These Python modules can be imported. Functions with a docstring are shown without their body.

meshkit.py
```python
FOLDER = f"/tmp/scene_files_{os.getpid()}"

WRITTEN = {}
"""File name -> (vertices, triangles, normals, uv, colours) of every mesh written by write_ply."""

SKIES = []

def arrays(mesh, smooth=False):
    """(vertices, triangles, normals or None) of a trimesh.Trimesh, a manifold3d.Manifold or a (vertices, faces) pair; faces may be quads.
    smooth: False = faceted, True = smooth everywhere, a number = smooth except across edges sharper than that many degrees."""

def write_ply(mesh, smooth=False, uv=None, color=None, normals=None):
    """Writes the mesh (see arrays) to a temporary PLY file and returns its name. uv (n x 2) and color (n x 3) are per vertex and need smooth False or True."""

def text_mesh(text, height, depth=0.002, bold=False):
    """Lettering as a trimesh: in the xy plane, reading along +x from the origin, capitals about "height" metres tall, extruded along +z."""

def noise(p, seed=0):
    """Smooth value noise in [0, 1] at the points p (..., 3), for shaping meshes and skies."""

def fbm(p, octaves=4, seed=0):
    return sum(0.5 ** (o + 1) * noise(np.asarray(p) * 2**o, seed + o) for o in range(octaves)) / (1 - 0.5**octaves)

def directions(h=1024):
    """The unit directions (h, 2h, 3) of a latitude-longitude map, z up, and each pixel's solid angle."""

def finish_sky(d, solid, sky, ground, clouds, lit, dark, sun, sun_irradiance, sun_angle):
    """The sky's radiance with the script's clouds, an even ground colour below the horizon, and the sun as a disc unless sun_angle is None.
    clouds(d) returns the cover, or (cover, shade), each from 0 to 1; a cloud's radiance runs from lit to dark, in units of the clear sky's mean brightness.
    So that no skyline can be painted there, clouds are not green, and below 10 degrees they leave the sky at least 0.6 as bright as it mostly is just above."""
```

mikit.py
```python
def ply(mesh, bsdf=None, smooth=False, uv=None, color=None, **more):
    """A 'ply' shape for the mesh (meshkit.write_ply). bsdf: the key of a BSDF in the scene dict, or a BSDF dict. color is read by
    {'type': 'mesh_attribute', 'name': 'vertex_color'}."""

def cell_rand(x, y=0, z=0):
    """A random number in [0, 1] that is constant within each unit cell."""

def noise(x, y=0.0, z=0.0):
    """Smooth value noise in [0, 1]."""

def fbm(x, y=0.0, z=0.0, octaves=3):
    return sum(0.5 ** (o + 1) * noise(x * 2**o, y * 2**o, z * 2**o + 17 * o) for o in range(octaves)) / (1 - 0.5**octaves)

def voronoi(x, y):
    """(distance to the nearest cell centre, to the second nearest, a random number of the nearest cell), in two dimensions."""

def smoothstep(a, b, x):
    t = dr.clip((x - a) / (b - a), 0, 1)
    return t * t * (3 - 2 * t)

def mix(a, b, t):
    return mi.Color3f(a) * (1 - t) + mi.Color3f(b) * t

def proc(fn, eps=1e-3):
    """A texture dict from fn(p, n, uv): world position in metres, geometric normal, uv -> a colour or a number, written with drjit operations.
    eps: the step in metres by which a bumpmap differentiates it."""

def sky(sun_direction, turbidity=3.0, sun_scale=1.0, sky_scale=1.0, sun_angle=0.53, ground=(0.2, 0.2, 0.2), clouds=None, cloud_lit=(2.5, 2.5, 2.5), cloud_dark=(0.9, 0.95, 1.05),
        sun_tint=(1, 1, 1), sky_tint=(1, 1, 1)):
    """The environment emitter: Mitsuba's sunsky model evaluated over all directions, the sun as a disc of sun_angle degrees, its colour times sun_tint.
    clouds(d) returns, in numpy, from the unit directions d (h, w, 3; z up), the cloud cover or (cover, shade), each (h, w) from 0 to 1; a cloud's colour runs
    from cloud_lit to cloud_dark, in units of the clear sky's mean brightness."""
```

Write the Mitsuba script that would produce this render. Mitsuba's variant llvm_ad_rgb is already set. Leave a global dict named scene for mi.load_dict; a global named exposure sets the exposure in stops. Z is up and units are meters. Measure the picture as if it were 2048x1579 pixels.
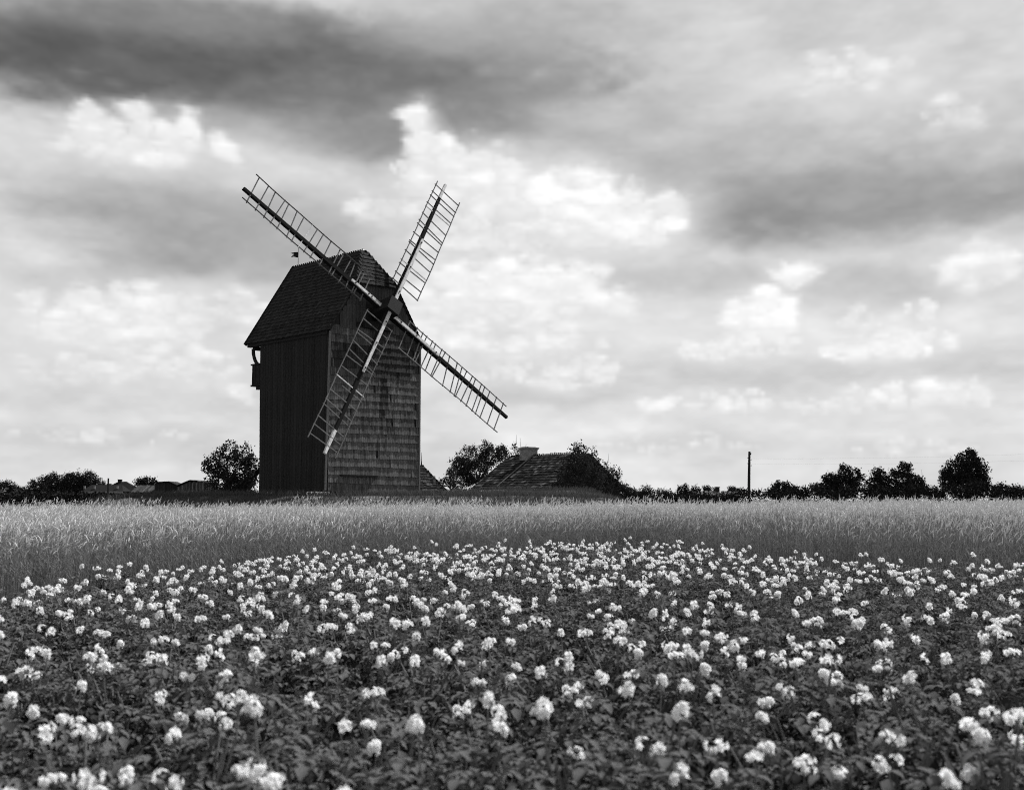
import math
import numpy as np
import drjit as dr
import mitsuba as mi
import trimesh
import shapely
import mikit
import meshkit
from mikit import proc, cell_rand, noise as tnoise, fbm as tfbm, smoothstep

# ------------------------------------------------------------------ camera, sky, exposure
T = mi.ScalarTransform4f
scene, labels = {}, {}
EYE, PITCH = 1.6, math.radians(5.4)
scene['camera'] = {
    'type': 'thinlens', 'fov': 48.74, 'fov_axis': 'x', 'aperture_radius': 0.008, 'focus_distance': 36.0,
    'near_clip': 0.05, 'far_clip': 20000.0,
    'to_world': T().look_at(origin=[0, 0, EYE], target=[0, math.cos(PITCH), EYE + math.sin(PITCH)], up=[0, 0, 1]),
}
exposure = 2.6
SUN = (0.75, 0.66, 1.25)                      # from the right, a little behind the mill, high summer


def sstep(a, b, x):
    t = np.clip((x - a) / (b - a), 0, 1)
    return t * t * (3 - 2 * t)


# soft cloud sheets: azimuth, elevation, half width, half height (degrees), tone, softness
SHEETS = [
    (-15.5, 13.9, 9.5, 1.6, .64, 1), (-13.5, 11.9, 6.5, 1.2, .64, 1), (12.2, 16.3, 13.5, 3.6, .69, 1), (17.6, 14.4, 8.0, 1.5, .59, .8),
    (12.5, 21.9, 13.9, 2.6, .80, 1), (-14.8, 20.9, 15.5, 2.6, .36, .6), (-17.6, 22.9, 8.1, 1.1, .52, 1), (-3.0, 19.9, 6.8, 2.6, .50, 1),
    (-1.7, 18.0, 2.9, 1.6, .53, 1), (-9.9, 18.2, 4.8, 1.1, .57, 1), (.4, 23.3, 5.0, 1.8, .70, 1), (-16.5, 16.5, 6.5, 1.6, .80, 1), (-.5, 15.0, 6.0, 2.4, .82, 1),
    (9.1, 10.9, 6.5, .8, .73, 1), (-21.4, 9.9, 2.4, 1.0, .74, 1), (18.0, 10.0, 5.0, .9, .76, 1), (-17.8, 4.9, 6.2, .7, .80, 1), (7.0, 19.0, 5.0, 1.0, .72, 1),
    (16.8, 20.0, 3.0, 1.3, .87, 1), (14.0, 6.5, 9.0, .7, .78, 1), (0, 5.4, 5.0, .5, .80, 1),
]
# heaped clouds built of rounded puffs: azimuth, elevation, half width, half height, tone, number of puffs
HEAPS = [
    (-18.6, 17.1, 4.4, 1.3, .92, 46), (-4.5, 18.1, .9, 1.3, .95, 16), (-2.6, 16.0, 2.8, 1.6, .93, 40), (.8, 14.9, 3.2, 1.5, .93, 40), (4.3, 14.2, 4.0, 1.7, .95, 50),
    (-6.6, 14.6, 1.8, .9, .88, 22), (-5.6, 16.2, 1.3, .8, .90, 16), (7.3, 13.5, 1.7, 1.0, .94, 20), (-1.5, 13.2, 4.0, 1.0, .90, 40), (.6, 10.2, 5.6, 1.7, .95, 60), (-1.0, 8.2, 6.0, 1.5, .91, 60), (1.4, 6.5, 4.0, .8, .90, 40),
    (14.1, 11.2, 1.0, .95, .94, 18), (12.7, 9.0, 1.6, 1.3, .97, 26), (11.6, 7.7, 3.0, .7, .93, 32), (18.6, 7.4, 2.8, .85, .95, 36), (17.2, 8.6, 1.0, .6, .92, 12), (20.3, 8.9, .8, .5, .92, 10),
    (22.8, 10.8, 1.8, 1.2, .92, 20), (10.5, 4.9, 3.6, .65, .92, 34), (16.5, 4.8, 2.8, .6, .91, 30), (20.8, 5.0, 2.6, .85, .93, 30), (-19.5, 8.6, 4.2, 1.5, .92, 50), (-16.6, 6.6, 3.0, 1.0, .90, 34),
    (-21.6, 6.2, 2.4, 1.0, .89, 26), (-12.4, 9.2, 3.2, 1.0, .89, 30), (-12.0, 5.2, 2.6, .6, .88, 26), (8.4, 2.8, 4.0, .5, .88, 30), (19.0, 2.6, 4.0, .5, .88, 30), (-20.0, 3.0, 4.0, .5, .86, 30),
    (17.2, 20.3, 2.6, 1.1, .88, 26), (22.0, 17.8, 1.7, .9, .84, 18),
]


def clouds(d):
    az, el = np.degrees(np.arctan2(d[..., 0], d[..., 1])), np.degrees(np.arcsin(np.clip(d[..., 2], -1, 1)))
    rng = np.random.default_rng(42)
    p = d * np.array([11.0, 11.0, 21.0])
    big = meshkit.fbm(p * .4, 4, 3) - .5
    mid = meshkit.fbm(p, 6, 11) - .5
    fine = meshkit.fbm(p * 4.2 + 13, 5, 29) - .5
    fine2 = meshkit.fbm(p * 2.2 + 71, 6, 37) - .5
    billow = np.abs(meshkit.fbm(p * 3.4 + 7, 5, 61) - .5) * 2
    tone = .855 - .29 * sstep(14, 45, el) + big * .5 * sstep(20, 36, el)
    wx, wy = (meshkit.fbm(p * 1.1 + 40, 6, 51) - .5) * 5.0, (meshkit.fbm(p * 1.1 + 90, 6, 77) - .5) * 2.6
    for a, e, ra, re, t, soft in SHEETS:
        near = (np.abs(az - a) < 3 * ra + 4) & (np.abs(el - e) < 3 * re + 4)
        k = min(1.0, .45 + .25 * re)
        q = np.sqrt(((az[near] - a + wx[near] * k) / ra) ** 2 + ((el[near] - e + wy[near] * k) / re) ** 2) + fine[near] * .5
        tone[near] += (t - tone[near]) * (1 - sstep(1 - .75 * soft, 1 + .85 * soft, q)) * .95
    tone += mid * .17 + fine2 * .10
    for a, e, ra, re, t, n in HEAPS:
        near = (np.abs(az - a) < 2.2 * ra + 3) & (np.abs(el - e) < 2.4 * re + 2)
        x, y = az[near] + wx[near] * .30 + fine[near] * .9 + fine2[near] * 1.1, el[near] + wy[near] * .45 + fine2[near] * .8 - fine[near] * .5
        q = np.sqrt(((az[near] - a + wx[near] * .5) / ra) ** 2 + ((el[near] - e + wy[near] * .5) / re) ** 2)
        tone[near] += (t - .07 - tone[near]) * (1 - sstep(.3, 1.9, q)) * .8
        field, dome = np.full(x.shape, -1.0), np.zeros(x.shape)
        for _ in range(n):
            th, r = rng.uniform(0, 2 * np.pi), np.sqrt(rng.random())
            cx, cy = a + ra * r * np.cos(th), e + re * r * np.sin(th) * (1 if np.sin(th) > 0 else .7)
            pr = re * rng.uniform(.25, .75) * (1.15 - .4 * r)
            dx, dy = (x - cx) / (pr * 1.25), (y - cy) / pr
            f = 1 - np.sqrt(dx * dx + dy * dy)
            shade = np.where(f > field, .5 * dx + .6 * dy, dome)
            field, dome = np.maximum(field, f), shade
        edge = field + (billow[near] - .25) * .5 + fine[near] * .9
        m = sstep(-.30, .62, edge) * sstep(e - 1.25 * re, e - .15 * re, y)
        tone[near] += (t + np.clip(dome, -1, 1) * .025 * sstep(0, .4, edge) + (billow[near] - .25) * .10 - tone[near]) * m * .96
    tone += (billow - .25) * .06
    lin = np.clip(tone, .22, .985) ** 2.2
    return np.ones_like(az), 1 - (lin - .08) / (.95 - .08)


scene['sky'] = mikit.sky(SUN, turbidity=3.0, sun_scale=1.0, sun_angle=1.2, ground=(.12, .12, .12), clouds=clouds,
                         cloud_lit=(1.92, 1.92, 1.92), cloud_dark=(.146, .146, .146), sun_tint=(.818, .986, 1.31))

# ------------------------------------------------------------------ materials (a black and white world)
G = lambda v: {'type': 'rgb', 'value': [v, v, v]}


def two(b):
    return {'type': 'twosided', 'bsdf': b}


def plain(name, v, rough=.8, spec=.3):
    scene[name] = two({'type': 'principled', 'base_color': G(v), 'roughness': rough, 'specular': spec})


def pieces(lo, hi, grain):
    """Wood or tile pieces. uv carries: whole part of u = number of the piece, whole part of v = its tone from 0 to 15."""
    def fn(p, n, uv):
        k, fx = dr.floor(uv.x), uv.x - dr.floor(uv.x)
        tone, fy = dr.floor(uv.y) / 15.0, uv.y - dr.floor(uv.y)
        r = cell_rand(k, 3, 1)
        streak = tnoise(fx * grain + k * 17.3, fy * 2.2, 5)
        fine = tnoise(fx * grain * 3.1 + k * 9.1, fy * 4.5, 9)
        patch = tfbm(p.x * 1.3 + p.y * 1.3, p.z * 1.5, 2)
        v = (lo + (hi - lo) * tone) * (.55 + .5 * r + .6 * (streak - .5) + .6 * (fine - .5) + .5 * (patch - .5) + .2)
        return mi.Color3f(dr.maximum(v, .004))
    return fn


def wood(v, f=30.0):
    def fn(p, n, uv):
        s = tfbm(p.x * f * .3 + p.y * f * .3, p.z * f * .3, p.y * 2) - .5
        return mi.Color3f(v * (1 + 1.1 * s))
    return fn


scene['shingle_wood'] = two({'type': 'principled', 'base_color': proc(pieces(.006, .145, 7.0)), 'roughness': .75, 'specular': .3})
scene['roof_wood'] = two({'type': 'principled', 'base_color': proc(pieces(.008, .05, 5.0)), 'roughness': .9, 'specular': .1})
scene['dark_board'] = two({'type': 'principled', 'base_color': proc(pieces(.004, .03, 4.0)), 'roughness': .75, 'specular': .2})  # near-black boards of the side wall and a shed
scene['roof_tile'] = two({'type': 'principled', 'base_color': proc(pieces(.008, .10, 2.0)), 'roughness': .95, 'specular': .05})
scene['pale_wood'] = two({'type': 'principled', 'base_color': proc(wood(.5, 40)), 'roughness': .7, 'specular': .3})
scene['lath_wood'] = two({'type': 'principled', 'base_color': proc(wood(.12, 25)), 'roughness': .9, 'specular': .1})
scene['plaster'] = two({'type': 'principled', 'base_color': proc(lambda p, n, uv: mi.Color3f(.20 * (.45 + 1.1 * tfbm(p.x * 5, p.y * 5, p.z * 5, 4)))), 'roughness': .9, 'specular': .2})
plain('dark_wood', .02, .95, .1)
plain('stock_wood', .012, .95, .05)
plain('deck_wood', .012)
plain('iron', .012, .75, .15)
plain('bark', .04)
plain('pale_board', .42)
plain('limewash', .17, .95, .1)
plain('stem', .12)
scene['leaf'] = {'type': 'principledthin', 'base_color': G(.035), 'roughness': .55, 'diff_trans': .5, 'spec_trans': 0.0, 'eta': 1.4}
scene['far_leaf'] = two({'type': 'diffuse', 'reflectance': G(.022)})
scene['potato_leaf'] = {'type': 'principledthin', 'base_color': G(.035), 'roughness': .36, 'diff_trans': .3, 'spec_trans': 0.0, 'eta': 1.4}
scene['upper_leaf'] = {'type': 'principledthin', 'base_color': G(.11), 'roughness': .34, 'diff_trans': .4, 'spec_trans': 0.0, 'eta': 1.45}
scene['petal'] = {'type': 'principledthin', 'base_color': G(.86), 'roughness': .7, 'diff_trans': .8, 'spec_trans': 0.0, 'eta': 1.3}
scene['grain_ear'] = {'type': 'principledthin', 'base_color': G(.72), 'roughness': .4, 'diff_trans': .7, 'spec_trans': 0.0, 'eta': 1.4}
scene['grain_stalk'] = {'type': 'principledthin', 'base_color': G(.18), 'roughness': .45, 'diff_trans': .6, 'spec_trans': 0.0, 'eta': 1.4}
scene['grass_blade'] = {'type': 'principledthin', 'base_color': G(.07), 'roughness': .6, 'diff_trans': .5, 'spec_trans': 0.0, 'eta': 1.4}


def ground_fn(p, n, uv):
    a = tfbm(p.x * .15, p.y * .15, 1, 4)
    b = tfbm(p.x * 9, p.y * 9, 4, 3)
    sand = smoothstep(.62, .70, tfbm(p.x * .5 + 7, p.y * .5, 8, 3))
    return mi.Color3f((.03 + .05 * a) * (.5 + b) + .12 * sand * b)


scene['soil'] = two({'type': 'diffuse', 'reflectance': proc(ground_fn)})

# ------------------------------------------------------------------ helpers


def put(key, mesh, bsdf, smooth=False, uv=None, label=None, category=None, group=None, kind=None):
    if key in scene:
        n = 1
        while f'{key}_{n:03d}' in scene:
            n += 1
        key = f'{key}_{n:03d}'
    scene[key] = mikit.ply(mesh, bsdf, smooth=smooth, uv=uv)
    if label or kind or category:
        tell(key, label, category, group, kind)
    return key


def tell(key, label=None, category=None, group=None, kind=None):
    labels[key] = {k: v for k, v in (('label', label), ('category', category), ('group', group), ('kind', kind)) if v}


def free(key):
    """The first unused thing name: key, key_001, ..."""
    used = {k.split('__')[0] for k in scene}
    if key not in used:
        return key
    n = 1
    while f'{key}_{n:03d}' in used:
        n += 1
    return f'{key}_{n:03d}'


BOXF = np.array([[0, 2, 3, 1], [4, 5, 7, 6], [0, 1, 5, 4], [2, 6, 7, 3], [0, 4, 6, 2], [1, 3, 7, 5]])


def hexa(c):
    """Eight corners, index = 4*i + 2*j + k, as a closed box."""
    return np.asarray(c, float), BOXF


def join(parts):
    vs, fs, n = [], [], 0
    for v, f in parts:
        v, f = np.asarray(v, float), np.asarray(f, int)
        if f.shape[1] == 4:
            f = np.vstack([f[:, [0, 1, 2]], f[:, [0, 2, 3]]])
        vs.append(v)
        fs.append(f + n)
        n += len(v)
    return np.vstack(vs), np.vstack(fs)


def box(lo, hi):
    return hexa([[(lo, hi)[i][0], (lo, hi)[j][1], (lo, hi)[k][2]] for i in (0, 1) for j in (0, 1) for k in (0, 1)])


def beam(p0, p1, w, h, up=(0, 0, 1), w1=None, h1=None):
    """A squared timber from p0 to p1, w across, h along up."""
    p0, p1 = np.asarray(p0, float), np.asarray(p1, float)
    d = (p1 - p0) / np.linalg.norm(p1 - p0)
    s = np.cross(d, up)
    s /= np.linalg.norm(s)
    t = np.cross(s, d)
    w1, h1 = w1 or w, h1 or h
    return hexa([(p0, p1)[i] + s * (j - .5) * (w, w1)[i] + t * (k - .5) * (h, h1)[i] for i in (0, 1) for j in (0, 1) for k in (0, 1)])


def tube(points, radii, sides=7):
    p = np.asarray(points, float)
    t = np.gradient(p, axis=0)
    t /= np.linalg.norm(t, axis=1, keepdims=True) + 1e-12
    ref = np.array([1.0, .13, .07]) if abs(t[:, 2]).mean() > .8 else np.array([0, 0, 1.0])
    a = np.cross(t, ref)
    a /= np.linalg.norm(a, axis=1, keepdims=True) + 1e-12
    b = np.cross(t, a)
    ang = np.arange(sides) * 2 * np.pi / sides
    r = np.broadcast_to(radii, (len(p),))[:, None, None]
    v = p[:, None] + r * (np.cos(ang)[None, :, None] * a[:, None] + np.sin(ang)[None, :, None] * b[:, None])
    i, j = np.meshgrid(np.arange(len(p) - 1), np.arange(sides), indexing='ij')
    q = np.stack([i * sides + j, i * sides + (j + 1) % sides, (i + 1) * sides + (j + 1) % sides, (i + 1) * sides + j], -1).reshape(-1, 4)
    f = np.vstack([q[:, [0, 1, 2]], q[:, [0, 2, 3]]])
    v = np.vstack([v.reshape(-1, 3), p[:1], p[-1:]])
    n, e = len(v), (len(p) - 1) * sides
    k = np.arange(sides)
    caps = np.vstack([np.stack([k * 0 + n - 2, (k + 1) % sides, k], 1), np.stack([k * 0 + n - 1, e + k, e + (k + 1) % sides], 1)])
    return v, np.vstack([f, caps])


def piece_uv(v, k, tone, axis_a, axis_s):
    """uv of one piece: its number and tone in the whole part, its own grain coordinates in the fraction."""
    a, s = v @ axis_a, v @ axis_s
    a = .02 + .96 * (a - a.min()) / max(np.ptp(a), 1e-9)
    s = .02 + .96 * (s - s.min()) / max(np.ptp(s), 1e-9)
    return np.stack([k + a, np.clip(round(tone * 15), 0, 15) + s], 1)


class Courses:
    """Lays overlapping shingles, tiles or boards on a plane O + a*A + s*S (normal N)."""

    def __init__(self, O, A, S, seed):
        self.O, self.A, self.S = (np.asarray(x, float) for x in (O, A, S))
        self.N = np.cross(self.A, self.S)
        self.N /= np.linalg.norm(self.N)
        self.rng, self.k = np.random.default_rng(seed), int(seed) * 37 % 400

    def row(self, a0, a1, s_of, length, width, tone_of, lift=.045, thick=.016, gap=.006, rough=.010, keep=None):
        """One course: s_of(a) = its lower edge."""
        vs, uvs, a = [], [], a0 + self.rng.uniform(-.5, 0) * width
        while a < a1 - .01:
            w = width * self.rng.uniform(.75, 1.25)
            b0, b1 = max(a, a0), min(a + w - gap, a1)
            a += w
            if b1 - b0 < .02 or (keep and not keep(.5 * (b0 + b1), self.rng)):
                continue
            s0 = s_of(.5 * (b0 + b1)) + self.rng.normal(0, rough)
            tilt = self.rng.normal(0, rough * .5)
            out = lift + self.rng.normal(0, lift * .12)
            c = []
            for i in (0, 1):
                for j in (0, 1):
                    for h in (0, 1):
                        o = (out, .006)[j] + (0, thick * (1, .5)[j])[h]
                        c.append(self.O + self.A * (b0, b1)[i] + self.S * ((s0 + tilt * (i - .5), s0 + length)[j]) + self.N * o)
            c = np.array(c)
            vs.append(c)
            self.k = (self.k + 1) % 4000
            uvs.append(piece_uv(c, self.k, tone_of(.5 * (b0 + b1), s0, self.rng), self.A, self.S))
        if not vs:
            return None
        return join([(v, BOXF) for v in vs]), np.vstack(uvs)


def lay(key, made, bsdf, kind='stuff'):
    if made:
        put(key, made[0], bsdf, uv=made[1], kind=kind)


# ------------------------------------------------------------------ ground
def ground_z(x, y):
    x, y = np.asarray(x, float), np.asarray(y, float)
    mill = 1.80 * sstep(41.5, 46.3, y) * (1 - sstep(84, 120, y)) * sstep(-24, -15, x) * (1 - sstep(3.5, 8.5, x - .02 * (y - 50)))
    bank = .48 * np.exp(-(((x - 1.2) / 5.5) ** 2) ** 2) * np.exp(-((y - 61.5) / 3.2) ** 2)
    rough = (meshkit.fbm(np.stack([x * .35, y * .35, x * 0], -1), 3, 5) - .5) * .25 * sstep(40, 48, y) * (1 - sstep(200, 400, y))
    return mill + bank + rough


xs = np.concatenate([-np.geomspace(9000, 40, 26), np.arange(-39, 40, .75), np.geomspace(40, 9000, 26)])
ys = np.concatenate([-np.geomspace(9000, 6, 16), np.arange(-5, 100, .75), np.geomspace(100, 12000, 40)])
gx, gy = np.meshgrid(xs, ys)
gv = np.stack([gx, gy, ground_z(gx, gy)], -1).reshape(-1, 3)
ri, ci = np.meshgrid(np.arange(len(ys) - 1), np.arange(len(xs) - 1), indexing='ij')
b = (ri * len(xs) + ci).ravel()
gf = np.stack([b, b + 1, b + 1 + len(xs), b + len(xs)], 1)
put('ground', (gv, gf), 'soil', smooth=True, kind='structure', label='dark field soil rising to a low grassy bank round the mill')

# ------------------------------------------------------------------ the windmill
PSI, TAU, PHI = math.radians(45.9), math.radians(11.41), math.radians(33.25)
U = np.array([math.cos(PSI), math.sin(PSI), 0.0])       # along the front wall, to the right
V = np.array([-math.sin(PSI), math.cos(PSI), 0.0])      # backwards through the mill
W = np.array([0, 0, 1.0])
O = np.array([-5.963, 49.177, 0.0])
HW, LW, LR, ZE, ZR, ZK = 2.48, 5.24, 6.30, 8.90, 12.84, 11.18   # half width, wall and roof length; heights of eave, ridge, half-hip
V1, ZHUB = .975, 9.89
ZBL, ZBR = 2.06, 1.94                                   # the lower edge sags to the right
M = lambda a, b, c: O + a * U + b * V + c * W
k_hip = (ZR - ZK) / (ZR - ZE)
E_ = HW + .05


def uL(z):
    return -HW - .126 * (1 - np.clip((z - 2) / (ZE - 2), 0, 1))


def gable_u(z):
    return E_ * np.clip((ZR - z) / (ZR - ZE), 0, 1)


def slab(poly, depth_vec):
    """A flat convex polygon given thickness."""
    p = np.asarray(poly, float)
    n = len(p)
    v = np.vstack([p, p + depth_vec])
    f = [[0, i, i + 1] for i in range(1, n - 1)] + [[n, n + i + 1, n + i] for i in range(1, n - 1)]
    f += [[i, n + i, (i + 1) % n] for i in range(n)] + [[(i + 1) % n, n + i, n + (i + 1) % n] for i in range(n)]
    return v, np.array(f)


mill = 'windmill'
tell(mill, 'tall dark wooden post mill with shingled front and four lattice sails', 'windmill')
# walls (decking under the cladding)
put(f'{mill}__front_wall', slab([M(uL(2), 0, ZBL), M(HW, 0, ZBR), M(HW, 0, ZE), M(E_ * k_hip - .05, 0, ZK), M(-E_ * k_hip + .05, 0, ZK), M(-HW, 0, ZE)], V * .10), 'deck_wood', label='weathered shingled front wall of the mill')
put(f'{mill}__left_wall', slab([M(uL(2) + .07, .101, ZBL + .02), M(-HW + .05, .101, ZE), M(-HW + .07, LW - .01, ZE), M(-HW + .07, LW - .16, ZBL + .02)], U * .06), 'deck_wood', label='almost black boarded side wall')
put(f'{mill}__right_wall', slab([M(HW, .101, ZBR), M(HW, .101, ZE), M(HW, LW, ZE), M(HW, LW, ZBR)], -U * .08), 'deck_wood')
put(f'{mill}__back_wall', slab([M(-HW + .1, LW - .002, ZBL + .05), M(HW - .1, LW - .002, ZBL + .05), M(HW - .1, LW - .002, ZE), M(0, LW - .002, ZR - .25), M(-HW + .1, LW - .002, ZE)], -V * .06), 'deck_wood')
put(f'{mill}__floor', slab([M(-HW + .1, .11, ZBL + .1), M(HW - .1, .11, ZBR + .1), M(HW - .1, LW - .07, ZBR + .1), M(-HW + .1, LW - .07, ZBL + .1)], W * .08), 'deck_wood')

# front shingles, course by course
front = Courses(O, U, W, 11)
PITCHC = .35


def sag(z):
    return np.interp(z, [2, 3.6, 5.5, 7.5, 9.5], [-.12, .02, .13, .06, .0])


def front_tone(a, z, rng):
    t = .50 + rng.normal(0, .11) + .07 * math.sin(z * 2.1 + 1.3)
    if 6.95 < z + .03 * a < 8.20 and not (a > 2.0 and z < 7.2):
        t = .13 + rng.normal(0, .05)                        # band of old, blackened shingles
    elif z > 8.2:
        t = .46 + rng.normal(0, .11) if a < -.15 - .2 * rng.random() else .17 + rng.normal(0, .06)
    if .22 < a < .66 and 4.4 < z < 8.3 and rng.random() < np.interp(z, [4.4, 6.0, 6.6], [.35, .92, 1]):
        t = min(t, .05 + .03 * rng.random())                # ragged darker streak below the shaft
    if a < -2.25 and 7 < z < 8.9 and rng.random() < .6:
        t = .55
    return float(np.clip(t, 0, 1))


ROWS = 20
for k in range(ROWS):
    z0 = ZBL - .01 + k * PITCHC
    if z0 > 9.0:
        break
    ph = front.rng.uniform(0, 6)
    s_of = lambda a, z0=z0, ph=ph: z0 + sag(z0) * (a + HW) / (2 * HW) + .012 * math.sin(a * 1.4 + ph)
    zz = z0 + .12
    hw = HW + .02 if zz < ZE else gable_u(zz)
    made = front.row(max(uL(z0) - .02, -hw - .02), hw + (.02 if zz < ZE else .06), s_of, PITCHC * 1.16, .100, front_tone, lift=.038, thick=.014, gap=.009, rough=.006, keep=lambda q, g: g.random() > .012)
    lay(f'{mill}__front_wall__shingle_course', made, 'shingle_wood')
# boards of the gable above
gb = Courses(O, U, W, 12)
a = -2.0
while a < 2.1:
    w = .17 * gb.rng.uniform(.8, 1.2)
    mid = a + w / 2
    top = min(ZK - .04, ZR - abs(mid) / E_ * (ZR - ZE) - .12)
    low = 9.02 + (.32 if -1.2 < mid < .9 else 0)
    if abs(mid) < .62:
        low = 10.42                                        # the opening round the shaft
    if top - low > .15:
        made = gb.row(a, a + w - .01, lambda q, low=low: low + gb.rng.normal(0, .015), top - low, 5.0, lambda *_: .22 + .08 * gb.rng.random(), lift=.03, thick=.02)
        lay(f'{mill}__front_wall__board', made, 'shingle_wood', kind=None)
    a += w
put(f'{mill}__front_wall__corner_board', join([beam(M(uL(2) - .035, -.03, ZBL), M(-HW - .035, -.03, ZE - .1), .07, .07, up=V)]), 'shingle_wood', uv=np.full((8, 2), .5) + [3, 8])
put(f'{mill}__front_wall__corner_board', beam(M(HW + .05, -.03, ZBR), M(HW + .05, -.03, ZE - .05), .07, .07, up=V), 'shingle_wood', uv=np.full((8, 2), .5) + [5, 8])
put(f'{mill}__front_wall__rail', beam(M(-1.9, -.10, 2.72), M(.05, -.10, 2.70), .10, .07), 'dark_wood')

# left boards
lb = np.random.default_rng(21)
b0, i = .02, 0
while b0 < LW:
    w = .205 * lb.uniform(.85, 1.15)
    b1 = min(b0 + w - .012, LW)
    o = lb.uniform(.013, .022)
    c = np.array([M((uL(2) * (1 - (b0, b1)[kb] / LW) - HW * (b0, b1)[kb] / LW if kz == 0 else -HW) - (-.02, o)[kx], (b0, b1)[kb] - (.15 * (b0, b1)[kb] / LW if kz == 0 else 0), (ZBL - .02 + lb.normal(0, .02), ZE - .05)[kz]) for kx in (0, 1) for kb in (0, 1) for kz in (0, 1)])
    i += 1
    put(f'{mill}__left_wall__board', hexa(c), 'dark_board', uv=piece_uv(c, 900 + i, lb.uniform(.05, .32), V, W))
    b0 += w

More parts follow.
